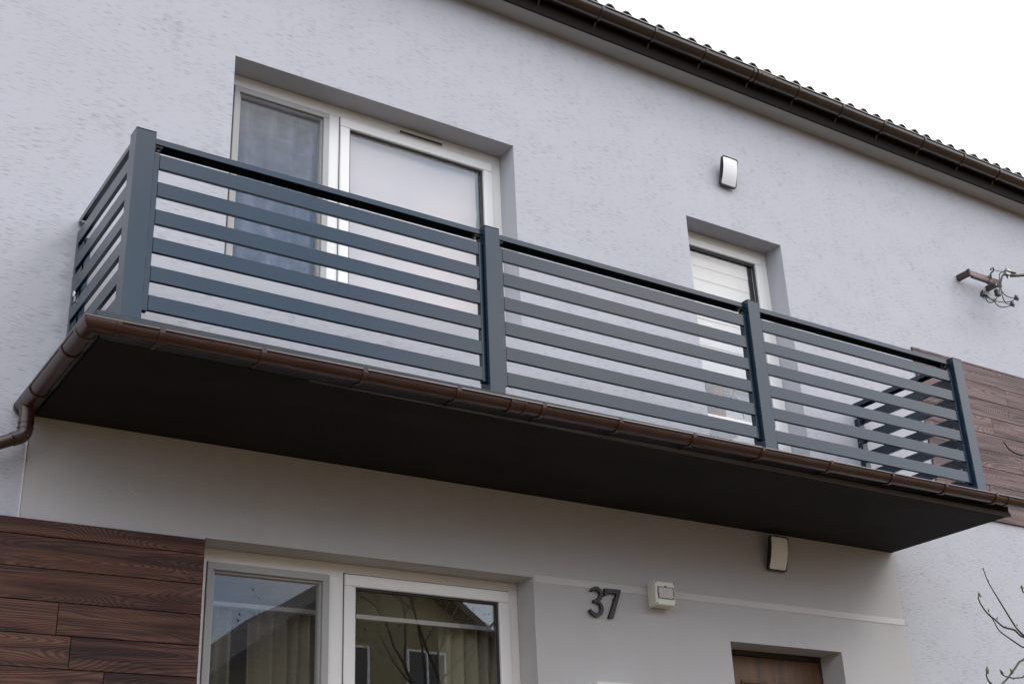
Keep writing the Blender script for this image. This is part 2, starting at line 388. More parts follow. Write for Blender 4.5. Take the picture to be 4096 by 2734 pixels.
n = len(prof); vs = top[0] + top[1] + bot[0] + bot[1]
fs = [(i, i + 1, n + i + 1, n + i) for i in range(n - 1)] + [(2 * n + i + 1, 2 * n + i, 3 * n + i, 3 * n + i + 1) for i in range(n - 1)]
fs += [(i + 1, i, 2 * n + i, 2 * n + i + 1) for i in range(n - 1)] + [(n + i, n + i + 1, 3 * n + i + 1, 3 * n + i) for i in range(n - 1)]
fs += [(0, n, 3 * n, 2 * n), (n - 1, 3 * n - 1, 4 * n - 1, 2 * n - 1)]
tile0 = tm.add(vs, fs).build('tile', TILE, roof)
tme = tile0.data
for r_ in range(3):
    for c in range(58):
        x = 1.30 + c * TW + .012; y = -.215 + r_ * .345 * math.cos(PITCH); z = 3.762 + r_ * (.345 * math.sin(PITCH) + .004)
        o = tile0 if (r_ == 0 and c == 0) else link('tile', tme, roof)
        o.location = (x, y + random.uniform(-.002, .002), z + random.uniform(-.0015, .0015))

# ------------------------------------------------------------------ cladding of planks
def cladding(x0, x1, rows, joints, label, WOOD=WOOD):
    c = empty('cladding', house, ((x0 + x1) / 2, 0, rows[-1])); c['label'] = label
    B('backing', BLACK, c, x0, x1, -.004, .002, rows[-1], rows[0])
    for k in range(len(rows) - 1):
        zt, zb = rows[k] - (.0 if k == 0 else .0014), rows[k + 1] + .0014
        cuts = [x0] + sorted(j for j in joints.get(k, [])) + [x1]
        for a, b in zip(cuts, cuts[1:]):
            hw, hh = (b - a) / 2 - .0015, (zt - zb) / 2
            p = MB().box(-hw, hw, 0, .014, -hh, hh).build('plank', WOOD, c, bevel=.002)
            p.location = ((a + b) / 2, -.016 - random.uniform(0, .003), (zt + zb) / 2)
low = [-.632, -.712] + [-.712 - .154 * k for k in range(1, 10)]
cladding(-2.6, .812, low, {0: [-1.2], 1: [-.6], 2: [-1.5], 3: [.112], 4: [.184], 5: [.352, -1.0], 6: [-.4], 7: [.5]}, 'dark brown wood planks left of the lower window')
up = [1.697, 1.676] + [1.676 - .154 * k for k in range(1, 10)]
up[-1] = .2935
cladding(6.7465, 10.4, up, {1: [8.9], 2: [7.88], 3: [8.6], 4: [7.61, 9.2], 5: [8.4], 6: [7.9], 7: [8.8], 8: [7.4]}, 'brown wood planks, coloured lighter as if sky-lit, behind the far end of the railing', WOOD_LIT)

# ------------------------------------------------------------------ windows and doors
FY = .1744
def two_part_window(name, h, scr, sash, vent=None):
    x0, x1, z0, z1 = h; win = empty(name, house, ((x0 + x1) / 2, FY, z0))
    mx0, mx1 = scr[1] + .002, sash[0] + .045
    MB().frame(x0, x1, z0, z1, scr[0] - x0 - .001, .072, .07, .078, FY + .004, FY + .075).build('frame', PVC, win, bevel=.002)
    MB().box(mx0, mx1, FY + .004, FY + .075, z0 + .07, z1 - .078).build('mullion', PVC, win, bevel=.003)
    # openable right sash
    sx0, sx1, st = sash
    MB().frame(sx0, sx1, z0 + .06, st, .068, .072, .07, .068, FY - .012, FY + .05).build('sash', PVC, win, bevel=.005)
    MB().frame(sx0 + .062, sx1 - .066, z0 + .124, st - .060, .018, .020, .018, .020, FY + .008, FY + .02).build('gasket', BLACK, win)
    MB().box(sx0 + .064, sx1 - .068, FY + .022, FY + .028, z0 + .126, st - .062).build('pane', GLASS, win)
    MB().frame(sx0 - .004, sx1 + .004, z0 + .056, st + .005, .004, .004, .004, .005, FY + .001, FY + .004).build('shadow_gap', BLACK, win)
    # fixed left light behind an insect screen
    a0, a1, at = scr
    MB().frame(a0 - .002, a1 + .002, z0 + .066, at, .05, .05, .05, .05, FY + .010, FY + .06).build('sash', PVC, win)
    MB().box(a0 + .04, a1 - .04, FY + .030, FY + .036, z0 + .1, at - .03).build('pane', GLASS, win)
    MB().frame(a0, a1, z0 + .066, at, .034, .040, .034, .040, FY - .012, FY + .008).build('screen_frame', GREY, win, bevel=.002)
    MB().quad((a0 + .033, FY + .002, z0 + .099), (a1 - .039, FY + .002, z0 + .099), (a1 - .039, FY + .002, at - .039), (a0 + .033, FY + .002, at - .039)).build('screen_mesh', MESH, win)
    MB().frame(a0 - .003, a1 + .003, z0 + .063, at + .003, .003, .003, .003, .003, FY + .001, FY + .0035).build('shadow_gap', BLACK, win)
    if vent:
        va, vb, vz = vent; v = B('vent', PVC, win, va, vb, FY - .010, FY + .004, vz - .016, vz + .010, bevel=.002)
        B('slot', BLACK, v, va + .012, vb - .008, FY - .0125, FY - .009, vz - .015, vz + .001)
    B('sill', PVC, win, x0 + .002, x1 - .002, FY - .12, FY + .004, z0 + .001, z0 + .02, bevel=.003)
    return win
w1 = two_part_window('window', U1, (.898, 1.542, 2.322), (1.622, 2.785, 2.327), (2.045, 2.392, 2.366))
w1['label'] = 'upper white window with insect screen behind the railing'
w2 = two_part_window('window', WL, (.898, 1.601, -.692), (1.695, 2.786, -.676))
w2['label'] = 'lower white window below the balcony'
# balcony door
x0, x1, z0, z1 = U2; bd = empty('balcony_door', house, ((x0 + x1) / 2, FY, z0)); bd['label'] = 'narrow white glazed balcony door'
MB().frame(x0, x1, z0, z1, .070, .070, .06, .070, FY + .002, FY + .075).build('frame', PVC, bd, bevel=.003)
MB().frame(x0 + .060, x1 - .067, z0 + .05, z1 - .064, .068, .066, .085, .062, FY - .012, FY + .05).build('sash', PVC, bd, bevel=.005)
MB().frame(x0 + .056, x1 - .063, z0 + .046, z1 - .060, .005, .004, .004, .004, FY - .001, FY + .0018).build('shadow_gap', BLACK, bd)
MB().frame(x0 + .122, x1 - .127, z0 + .13, z1 - .120, .018, .022, .018, .026, FY + .008, FY + .02).build('gasket', BLACK, bd)
B('glazing_bar', PVC, bd, x0 + .128, x1 - .133, FY - .006, FY + .04, .700, .788, bevel=.004)
MB().box(x0 + .124, x1 - .129, FY + .022, FY + .028, .789, z1 - .122).build('pane', GLASS, bd)
MB().box(x0 + .124, x1 - .129, FY + .022, FY + .028, z0 + .132, .699).build('pane', GLASS, bd)
B('handle', PVC, bd, x0 + .085, x0 + .11, FY - .05, FY - .012, 1.0, 1.14, bevel=.006)
# front door
x0, x1, z0, z1 = FD; fd = empty('front_door', house, ((x0 + x1) / 2, .2, z0)); fd['label'] = 'brown stained wooden front door'
MB().frame(x0, x1, z0, z1, .045, .02, .0, .034, .2013, .25).build('frame', plain('dark_door_frame', (.028, .014, .008), .5), fd, bevel=.002)
B('leaf', DOOR, fd, x0 + .047, x1 - .022, .206, .25, z0 + .01, z1 - .040)
for a, b in ((4.632, 4.880), (4.974, 5.225)):
    pz1 = -1.082
    for (q1, q0) in ((pz1, -1.72), (-1.86, -2.80)):
        p = MB().frame(a, b, q0, q1, .018, .018, .018, .018, .196, .2055).build('panel', DOOR, fd, bevel=.004)
        MB().frame(a + .024, b - .024, q0 + .024, q1 - .024, .01, .01, .01, .01, .200, .2055).build('moulding', DOOR, p, bevel=.003)
B('handle', STEEL, fd, x0 + .09, x0 + .105, .15, .2, -2.05, -1.9, bevel=.003)
# entrance steps, out of the frame below the door
st = thing('entrance_steps', (4.9, -.9, GZ), 'concrete steps leading up to the brown front door', 'steps')
for k in range(6):
    B('step', CONC, st, 4.1, 5.7, -1.2 - .28 * (5 - k) - (0), -1.2 - .28 * (5 - k) + .279 if k < 5 else -.002, GZ, GZ + .175 * (k + 1), bevel=.006)

# ------------------------------------------------------------------ balcony slab (part of the house)
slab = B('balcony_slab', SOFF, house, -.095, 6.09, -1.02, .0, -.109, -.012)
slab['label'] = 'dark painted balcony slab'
B('slab_edge', SOFF, slab, -.099, 6.094, -1.046, -1.0205, -.113, -.0125, bevel=.004)  # edge in the underside's dark colour, in place of the shade under the gutter
cn = MB()
cxs = [(.9, .002), (1.5, .006), (2.2, .012), (3.0, .019), (3.8, .024), (4.6, .027), (6.097, .029)]  # strip thins to the left: its fade into shadow is put into the shape
cn.add([p for x, h in cxs for p in ((x, -1.0465, -.117), (x, -1.0465 - .006, -.117), (x, -1.0465 - .006, -.117 + h), (x, -1.0465, -.117 + h))],
       [(4 * i + a, 4 * i + (a + 1) % 4, 4 * i + 4 + (a + 1) % 4, 4 * i + 4 + a) for i in range(len(cxs) - 1) for a in range(4)] + [(3, 2, 1, 0), tuple(4 * (len(cxs) - 1) + a for a in range(4))])
cn.build('concrete_nosing', CONC, slab)
B('slab_edge', CONC, slab, 6.091, 6.10, -1.02, -.001, -.107, -.0125)
fl = MB()
fl.box(-.127, 6.13, -1.10, -.002, -.012, .0); fl.box(-.129, 6.132, -1.104, -1.100, -.03, .001); fl.box(-.131, -.127, -1.100, -.002, -.03, .001); fl.box(6.13, 6.134, -1.100, -.002, -.03, .001)
fl.build('drip_flashing', FLASH, slab)
# lumps of moss lying along the front lip
for (mx, ml) in ((.02, .16), (.9, .55), (1.45, .35), (1.75, .2)):
    m = MB(); 
    for k in range(int(ml * 130)):
        x = mx + random.random() * ml; y = -1.09 + random.random() * .03; r = random.uniform(.004, .009)
        m.lathe((x, y, .001), [(r, 0), (r * .8, r * .6), (r * .2, r * .95)], 6)
    o = m.build('moss', plain('moss', (.07, .075, .02), .95, var=.5, scale=60), slab); o['kind'] = 'stuff'

# ------------------------------------------------------------------ railing
rail = thing('balcony_railing', (2.95, -.93, 0), 'anthracite metal balcony railing with horizontal slats and square posts', 'railing')
D = .9836; PW, PV = .0974, .0956; PX = [0.0, 1.9605, 3.926, 5.893]; PT = 1.052; ZR = 1.034
SH, SPT, SZ0, SYF = .0777, .15, .95, -D + .030
for k, px in enumerate(PX):
    w_ = PW if k == 0 else PV
    p = B('post', COAT, rail, px, px + w_, -D, -D + w_, .001, PT - .004, bevel=.0025)
    B('cap', COAT, p, px - .0008, px + w_ + .0008, -D - .0008, -D + w_ + .0008, PT - .0038, PT, bevel=.0012)
    B('base_plate', COAT, p, px - .03, px + w_ + .03, -D + .004, -D + w_ + .03, .0005, .008)
def slat_mesh(length, axis):
    m = MB()
    if axis == 'x': m.box(0, length, 0, .020, -SH, 0)
    else: m.box(0, .020, 0, length, -SH, 0)
    o = m.build('slat', COAT, rail, bevel=.0016); return o
def bolt(parent, c, ax):
    c = Vector(c); MB().tube([c, c + Vector(ax) * .007], .0065, 6).build('bolt', STEEL, parent)
for k in range(3):
    a = PX[k] + (PW if k == 0 else PV); b = PX[k + 1]
    s0 = a + .034; s1 = b - .026
    first = slat_mesh(s1 - s0, 'x')
    for i in range(6):
        o = first if i == 0 else link('slat', first.data, rail)
        o.location = (s0, SYF, SZ0 - SPT * i)
    zb = SZ0 - SPT * 5 - SH - .006
    B('stile', COAT, rail, a + .003, s0 - .001, SYF - .001, SYF + .034, zb, SZ0 + .004, bevel=.0015)
    B('stile', COAT, rail, s1 + .001, b - .004, SYF - .001, SYF + .034, zb, SZ0 + .004, bevel=.0015)
    MB().box(a + .001, b - .001, SYF, SYF + .075, ZR - .004, ZR).box(a + .001, b - .001, SYF, SYF + .003, ZR - .030, ZR - .0041).box(a + .001, b - .001, SYF + .072, SYF + .075, ZR - .030, ZR - .0041).build('top_rail', COAT, rail)
    br = B('bracket', BLACK, rail, b - .046, b - .001, SYF + .008, SYF + .05, ZR - .042, ZR - .031)
    B('plate', BLACK, br, b - .006, b - .001, SYF + .008, SYF + .05, ZR - .075, ZR - .0425)
    bolt(br, (b - .006, SYF + .022, ZR - .058), (-1, 0, 0)); bolt(br, (b - .032, SYF + .026, ZR - .042), (0, 0, -1)); bolt(br, (b - .03, SYF + .044, ZR - .042), (0, 0, -1))
    br = B('bracket', BLACK, rail, a + .001, a + .046, SYF + .008, SYF + .05, ZR - .042, ZR - .031)
    bolt(br, (a + .03, SYF + .026, ZR - .042), (0, 0, -1))
for side in (0, 1):
    xf = .0113 if side == 0 else PX[3] + PV - .0113 - .020
    ya, yb = -D + (PW if side == 0 else PV), -.004
    first = slat_mesh(yb - .034 - ya - .034, 'y')
    for i in range(6):
        o = first if i == 0 else link('slat', first.data, rail)
        o.location = (xf, ya + .034, SZ0 - SPT * i)
    zb = SZ0 - SPT * 5 - SH - .006
    xa, xb = (xf - .001, xf + .034) if side == 0 else (xf - .014, xf + .021)
    B('stile', COAT, rail, xa, xb, ya + .003, ya + .033, zb, SZ0 + .004, bevel=.0015)
    B('stile', COAT, rail, xa, xb, yb - .033, yb - .003, zb, SZ0 + .004, bevel=.0015)
    rx0, rx1 = (xf, xf + .075) if side == 0 else (xf - .055, xf + .020)
    MB().box(rx0, rx1, ya + .001, yb - .0015, ZR - .004, ZR).box(rx0, rx0 + .003, ya + .001, yb - .0015, ZR - .030, ZR - .0041).box(rx1 - .003, rx1, ya + .001, yb - .0015, ZR - .030, ZR - .0041).build('top_rail', COAT, rail)
    wx0, wx1 = (xf + .036, xf + .066) if side == 0 else (xf - .048, xf - .016)
    wp = B('wall_profile', COAT, rail, wx0, wx1, yb - .045, yb, .02, SZ0 - .04, bevel=.0015)
    for zz in (.30, .72):
        bolt(wp, (wx0, yb - .022, zz), (-1, 0, 0)); bolt(wp, (xa if side == 0 else wx0, yb - .02, zz - .05), (-1, 0, 0))
# white ring on the left end panel
ring = thing('cable_clip', (.0, -.09, .52), 'small white ring clip on the left end of the railing', 'clip')
MB().tube([(.004, -.10 + .012 * math.cos(t * math.pi / 6), .545 + .012 * math.sin(t * math.pi / 6)) for t in range(12)], .004, 6).build('ring', LENS, ring, smooth=True)
B('plate', STEEL, ring, .006, .0105, -.112, -.088, .50, .530)

# ------------------------------------------------------------------ half-round gutters
def arc(R, a0=0., a1=math.pi, n=14): return [(R * math.cos(a0 + (a1 - a0) * k / n), -R * math.sin(a0 + (a1 - a0) * k / n)) for k in range(n + 1)]
def sweep(m, prof, path, nrm, closed=True):
    n = len(prof); vs = [(p[0] + q[0] * a, p[1] + q[1] * a, p[2] + b) for p, q in zip(path, nrm) for a, b in prof]
    rng = n if closed else n - 1
    fs = [(i * n + t, i * n + (t + 1) % n, (i + 1) * n + (t + 1) % n, (i + 1) * n + t) for i in range(len(path) - 1) for t in range(rng)]
    if closed: fs += [tuple(range(n - 1, -1, -1)), tuple((len(path) - 1) * n + t for t in range(n))]
    return m.add(vs, fs)
def shell(R, t=.003): return arc(R) + arc(R - t)[::-1]
def strap(R, t, lip=.004): return [(R + lip + .004, .010)] + arc(R + t) + [(-R - t, .03), (-R + .002, .03)] + arc(R + .0005)[::-1] + [(R - .004, .006)]
gut = thing('rain_gutter', (2.9, -1.15, -.16), 'weathered brown half-round gutter running round the balcony edge', 'gutter')
R = .044; GY = -1.180 + R; GX = -.197 + R
def gz(x): return -.076 + .0066 * (x + .2)
FR = (0, -1); SD = (-1, 0); CN = (-1, -1)
sweep(MB(), shell(R), [(6.5, GY, gz(6.5)), (2.045, GY, gz(2.045)), (-.062, GY, gz(-.062))], [FR] * 3).build('trough', GUT, gut, smooth=True)
sweep(MB(), shell(R), [(GX, -1.06, gz(-.1)), (GX, -.02, gz(-.1) - .002)], [SD] * 2).build('trough', GUT, gut, smooth=True)
sweep(MB(), shell(R + .005, .005), [(-.045, GY, gz(-.055)), (GX, GY, gz(-.1)), (GX, -1.04, gz(-.1))], [FR, CN, SD]).build('corner_piece', GUT, gut, smooth=True)
for (p0, p1) in (((-.062, GY), (-.040, GY)),):
    sweep(MB(), shell(R + .0085, .004), [(p0[0], GY, gz(p0[0])), (p1[0], GY, gz(p1[0]))], [FR] * 2).build('joint', GUT, gut, smooth=True)
for ya_, yb_, ex in ((-1.055, -1.03, .0075), (-.83, -.80, .006), (-.30, -.265, .007), (-.262, -.03, .005), (-.035, -.015, .009)):
    sweep(MB(), shell(R + ex, .004), [(GX, ya_, gz(-.1)), (GX, yb_, gz(-.1))], [SD] * 2).build('joint', GUT, gut, smooth=True)
# end cap against the wall
MB().add([(GX - a, -.014, gz(-.1) + b) for a, b in arc(R + .008)] + [(GX - a, -.009, gz(-.1) + b) for a, b in arc(R + .008)],
         [tuple(range(15)), tuple(range(29, 14, -1))] + [(i, i + 1, i + 16, i + 15) for i in range(14)] + [(14, 0, 15, 29)]).build('end_cap', GUT, gut)
# rolled lip
MB().tube([(6.5, GY - R, gz(6.5) + .004), (2.0, GY - R, gz(2.0) + .004), (GX - R, GY - R, gz(-.2) + .004), (GX - R, -.012, gz(-.2) + .004)], .0075, 8).build('lip', GUT, gut, smooth=True)
for xa_, xb_ in ((1.955, 2.05), (5.925, 5.945)):
    sweep(MB(), shell(R + .005, .005), [(xa_, GY, gz(xa_)), (xb_, GY, gz(xb_))], [FR] * 2).build('joint', GUT, gut, smooth=True)
    if xb_ - xa_ > .05:
        for q in (xa_, xb_ - .012): sweep(MB(), shell(R + .0085, .004), [(q, GY, gz(q)), (q + .012, GY, gz(q))], [FR] * 2).build('joint', GUT, gut, smooth=True)
def bracket(parent, x, mat, R, y, z, yback, wd=.024, tail=.03):
    m = MB(); sweep(m, strap(R, .007), [(x - wd / 2, y, z), (x + wd / 2, y, z)], [FR] * 2)
    m.prism_y([(x - .008, z - R - .004), (x + .008, z - R - .004), (x + .008, z - R + .004), (x - .008, z - R + .004)], y + R * .2, y + R * .5)
    # tail running from under the trough back to the face it is screwed to
    a = Vector((x, y + R * .35, z - R * .96)); b = Vector((x, yback + .004, z - R * .96 - tail))
    m.add([(x - .008, a.y, a.z), (x + .008, a.y, a.z), (x + .008, b.y, b.z), (x - .008, b.y, b.z), (x - .008, a.y, a.z + .008), (x + .008, a.y, a.z + .008), (x + .008, b.y, b.z + .008), (x - .008, b.y, b.z + .008)],
          [(3, 2, 1, 0), (4, 5, 6, 7), (0, 1, 5, 4), (1, 2, 6, 5), (2, 3, 7, 6), (3, 0, 4, 7)])
    return m.build('bracket', mat, parent, smooth=False)
for x in (.117, .59, 1.105, 1.625, 2.139, 2.638, 3.157, 3.68, 4.238, 4.779, 5.278, 5.786, 6.3):
    x += .02; bracket(gut, x, GUT, R, GY, gz(x), -1.052, tail=-.004)
# outlet, elbow and pipe
OX, OY = -.155, -.105
MB().tube([(OX, OY, -.100), (OX, OY, -.128), (OX, OY, -.14), (OX, OY, -.192)], [.042, .038, .0365, .0365], 20).build('outlet', GUT, gut, smooth=True)
pipe = empty('downpipe', gut, (OX, OY, -.2))
def band(z0, z1, r): MB().tube([(OX, OY, z0), (OX, OY, z1)], r, 20).build('collar', GUT, pipe, smooth=True)
band(-.188, -.196, .0385); band(-.214, -.222, .0385)
el = [(OX, OY, -.19)] + [(OX - .045 * (1 - math.cos(t)), OY, -.228 - .045 * math.sin(t)) for t in [k * math.radians(63) / 7 for k in range(8)]]
d_ = Vector((-math.cos(math.radians(27)), 0, -math.sin(math.radians(27))))
e_ = Vector(el[-1]); el.append(tuple(e_ + d_ * .035))
MB().tube(el, .0352, 20).build('elbow', GUT, pipe, smooth=True)
q0 = Vector(el[-1]); q1 = q0 + d_ * .9
MB().tube([tuple(q0 - d_ * .03), tuple(q1), tuple(q1 + Vector((-.05, .02, -.06))), (q1.x - .06, OY + .03, q1.z - .15), (q1.x - .06, OY + .03, GZ + .1)], .0315, 18).build('pipe', GUT, pipe, smooth=True)
MB().tube([(OX + .012, OY - .034, -.150), (OX + .013, OY - .041, -.152)], .006, 8).build('screw', BLACK, pipe)
sc = q0 + Vector((-.002, -.036, .004)); MB().tube([tuple(sc), tuple(sc + Vector((0, -.005, .001)))], .005, 8).build('screw', BLACK, pipe)

eg = thing('rain_gutter', (6, -.23, 3.6), 'glossy dark brown half-round gutter along the roof eaves', 'gutter')
ER, EY, EZG = .072, -.232, 3.664
sweep(MB(), shell(ER), [(HX0 - .5, EY, EZG), (5.15, EY, EZG), (HX1 + .5, EY, EZG)], [FR] * 3).build('trough', EAVE, eg, smooth=True)
MB().tube([(HX0 - .5, EY - ER, EZG + .005), (HX1 + .5, EY - ER, EZG + .005)], .010, 10).build('lip', EAVE, eg, smooth=True)
for xx in [4.535 - .507 * k for k in range(12, 0, -1)] + [4.535, 5.042, 5.542, 6.052, 6.557, 7.071, 7.609, 8.111, 8.62, 9.13, 9.64, 10.15]:
    bracket(eg, xx, EAVE, ER, EY, EZG, -.172, tail=.045)
sweep(MB(), shell(ER + .005, .005), [(5.075, EY, EZG), (5.265, EY, EZG)], [FR] * 2).build('joint', EAVE, eg, smooth=True)
for q in (5.075, 5.115, 5.253): sweep(MB(), shell(ER + .008, .004), [(q, EY, EZG), (q + .012, EY, EZG)], [FR] * 2).build('joint', EAVE, eg, smooth=True)

# ------------------------------------------------------------------ wall lamps: wedge body with an opal lens, deeper at the top
def rrect(x0, x1, z0, z1, r, n=5):
    pts = []
    for cx, cz, a in ((x1 - r, z0 + r, -90), (x1 - r, z1 - r, 0), (x0 + r, z1 - r, 90), (x0 + r, z0 + r, 180)):
        pts += [(cx + r * math.cos(math.radians(a + 90 * k / n)), cz + r * math.sin(math.radians(a + 90 * k / n))) for k in range(n + 1)]
    return pts
def wall_lamp(x0, x1, z0, z1, label):
    t = thing('wall_lamp', ((x0 + x1) / 2, 0, z0), label, 'lamp', 'black wall lamps with opal lenses')
    def yf(z): return -.036 - .058 * (z - z0) / (z1 - z0)
    P = rrect(x0, x1, z0, z1, .02); Q = rrect(x0 + .010, x1 - .010, z0 + .010, z1 - .010, .012); n = len(P)
    m = MB(); back = rrect(x0 + .06, x1 - .02, z0 + .03, z1 - .05, .02)
    m.add([(x, 0, z) for x, z in back] + [(x, yf(z) + .018, z) for x, z in back] + [(x, yf(z) + .018, z) for x, z in P] + [(x, yf(z), z) for x, z in P] + [(x, yf(z), z) for x, z in Q] + [(x, yf(z) + .02, z) for x, z in Q],
          [(k * n + i, k * n + (i + 1) % n, (k + 1) * n + (i + 1) % n, (k + 1) * n + i) for k in range(5) for i in range(n)])
    m.build('body', LAMPB, t)
    lx0, lx1, lz0, lz1 = x0 + .0105, x1 - .0105, z0 + .0105, z1 - .0105; K, J = 12, 6
    vs = []; fs = []
    for k in range(K + 1):
        for j in range(J + 1):
            u = j / J; v = k / K; z = lz0 + (lz1 - lz0) * v
            vs.append((lx0 + (lx1 - lx0) * u, yf(z) + .003 - .013 * math.sin(math.pi * v) ** .8 - .003 * math.sin(math.pi * u), z))
    fs = [(k * (J + 1) + j, k * (J + 1) + j + 1, (k + 1) * (J + 1) + j + 1, (k + 1) * (J + 1) + j) for k in range(K) for j in range(J)]
    MB().add(vs, fs).build('lens', LENS, t, smooth=True)
wall_lamp(4.768, 4.933, 2.652, 2.886, 'black wall lamp with white lens high on the wall above the railing')
wall_lamp(4.770, 4.942, -.382, -.150, 'black wall lamp with white lens close under the dark balcony')

# ------------------------------------------------------------------ house number
def ribbon(center, widths):
    Lp, Rp = [], []
    for i, p in enumerate(center):
        a = Vector(center[max(i - 1, 0)]); b = Vector(center[min(i + 1, len(center) - 1)]); d = (b - a).normalized(); nn = Vector((-d.y, d.x))
        Lp.append(Vector(p) + nn * widths[i] / 2); Rp.append(Vector(p) - nn * widths[i] / 2)
    return Lp, Rp
def ribbon_mesh(m, center, widths, y0, y1):
    Lp, Rp = ribbon(center, widths); n = len(center)
    vs = [(p.x, y0, p.y) for p in Lp] + [(p.x, y0, p.y) for p in Rp] + [(p.x, y1, p.y) for p in Lp] + [(p.x, y1, p.y) for p in Rp]
    fs = [(i, i + 1, n + i + 1, n + i) for i in range(n - 1)] + [(2 * n + i + 1, 2 * n + i, 3 * n + i, 3 * n + i + 1) for i in range(n - 1)]
    fs += [(i + 1, i, 2 * n + i, 2 * n + i + 1) for i in range(n - 1)] + [(n + i, n + i + 1, 3 * n + i + 1, 3 * n + i) for i in range(n - 1)]
    fs += [(0, n, 3 * n, 2 * n), (n - 1, 3 * n - 1, 4 * n - 1, 2 * n - 1)]
    return m.add(vs, fs)
def smooth2(pts, k=3):
    out = []
    P = [pts[0]] + list(pts) + [pts[-1]]
    for i in range(1, len(P) - 2):
        for s_ in range(k):
            t = s_ / k; p0, p1, p2, p3 = (Vector(q) for q in P[i - 1:i + 3])
            out.append(tuple(.5 * ((2 * p1) + (p2 - p0) * t + (2 * p0 - 5 * p1 + 4 * p2 - p3) * t * t + (3 * p1 - p0 - 3 * p2 + p3) * t ** 3)))
    out.append(tuple(pts[-1])); return out
c1 = smooth2([(3.267, -.667), (3.279, -.652), (3.302, -.645), (3.326, -.652), (3.339, -.674), (3.334, -.697), (3.315, -.716), (3.293, -.7255), (3.277, -.727)])
c2 = smooth2([(3.295, -.728), (3.318, -.732), (3.335, -.748), (3.338, -.772), (3.325, -.797), (3.301, -.810), (3.276, -.806), (3.257, -.794), (3.246, -.781)])
def wl(n, a, mid, b): return [a + (mid - a) * min(1, 3 * i / n) if i < n / 2 else mid + (b - mid) * max(0, 3 * i / n - 2) for i in range(n)]
three = thing('house_number_digit', (3.3, 0, -.82), 'raised black digit 3 on the smooth wall under the balcony', 'number', 'house number digits')
m = MB(); ribbon_mesh(m, c1, wl(len(c1), .014, .024, .014), -.026, -.006); m.build('stroke', DIGIT, three, bevel=.0015)
m = MB(); ribbon_mesh(m, c2, wl(len(c2), .012, .024, .018), -.0262, -.0062); m.build('stroke', DIGIT, three, bevel=.0015)
MB().tube([(3.33, -.007, -.69), (3.33, .002, -.69)], .004, 6).build('pin', BLACK, three); MB().tube([(3.33, -.007, -.76), (3.33, .002, -.76)], .004, 6).build('pin', BLACK, three)
seven = thing('house_number_digit', (3.43, 0, -.82), 'raised black digit 7 on the smooth wall beside digit 3', 'number', 'house number digits')
m = MB(); m.prism_y([(3.364, -.688), (3.3815, -.684), (3.385, -.667), (3.457, -.666), (3.383, -.822), (3.421, -.820), (3.492, -.649), (3.491, -.637), (3.369, -.640)], -.026, -.006); m.build('stroke', DIGIT, seven, bevel=.0015)
MB().tube([(3.44, -.007, -.70), (3.44, .002, -.70)], .004, 6).build('pin', BLACK, seven)

# ------------------------------------------------------------------ meter box
mb = thing('meter_box', (3.78, 0, -.725), 'small cream electrical box with clear window on the wall beside the digits', 'electrical box')
B('base', BOXW, mb, 3.722, 3.872, -.045, 0, -.722, -.574, bevel=.004)
B('body', BOXW, mb, 3.712, 3.866, -.073, -.0452, -.728, -.572, bevel=.005)
lid = B('lid', BOXW, mb, 3.704, 3.862, -.104, -.0735, -.7255, -.575, bevel=.006)
MB().frame(3.722, 3.848, -.686, -.610, .005, .005, .005, .005, -.109, -.1035).build('window_frame', plain('smoked_rim', (.10, .085, .075), .3), lid)
B('window_well', plain('box_inside', (.30, .26, .20), .6), lid, 3.727, 3.843, -.1045, -.1038, -.681, -.615)
B('cover', SMOKE, lid, 3.727, 3.843, -.110, -.1075, -.681, -.615)
B('breaker', plain('grey_switch', (.22, .21, .19), .5), lid, 3.765, 3.80, -.1065, -.1046, -.672, -.630)
B('latch', BLACK, lid, 3.780, 3.789, -.111, -.104, -.613, -.604)
for x in (3.718, 3.851): B('hinge', plain('hinge_grey', (.35, .34, .32), .5), lid, x - .002, x + .003, -.108, -.1035, -.662, -.636)
for x, z in ((3.712, -.584), (3.855, -.583), (3.855, -.715), (3.713, -.716)): MB().tube([(x, -.1055, z), (x, -.103, z)], .0042, 8).build('screw', BLACK, lid)

mail = thing('mailbox', (3.35, 0, -1.6), 'top edge of a white wall mailbox at the bottom of the picture', 'mailbox')
B('body', BOXW, mail, 3.20, 3.56, -.11, -.0, -1.60, -1.245, bevel=.004)
B('lid', BOXW, mail, 3.192, 3.568, -.118, -.0, -1.243, -1.224, bevel=.004)

# ------------------------------------------------------------------ cable bracket and service cables
cb = thing('cable_bracket', (7.77, 0, 2.5), 'brown steel cable bracket standing out from the wall, top right', 'bracket')
B('arm', RUST, cb, 7.548, 7.592, -.105, 0, 2.510, 2.558, bevel=.002)
B('arm', RUST, cb, 7.945, 7.99, -.105, 0, 2.505, 2.548, bevel=.002)
B('crossbar', [RUSTL], cb, 7.560, 8.0, -.135, -.1055, 2.508, 2.558, bevel=.002)
B('end_plate', RUST, cb, 7.552, 7.570, -.139, -.1053, 2.503, 2.566, bevel=.002)
B('lower_flange', RUST, cb, 7.60, 8.0, -.134, -.107, 2.496, 2.5075, bevel=.002)
B('clamp', RUSTL, cb, 7.825, 7.858, -.143, -.098, 2.492, 2.568, bevel=.003)
MB().tube([(7.835, -.15, 2.53)] + [(x + .05 * (1 - k / 7), -.15 - .05 * k / 7, z + .035 * (1 - k / 7)) for k, (x, z) in enumerate([(7.74, 2.508), (7.784, 2.545), (7.827, 2.579), (7.838, 2.606), (7.825, 2.614), (7.801, 2.601), (7.782, 2.581)])][1:], .0075, 8).build('hook', CABLE, cb, smooth=True)
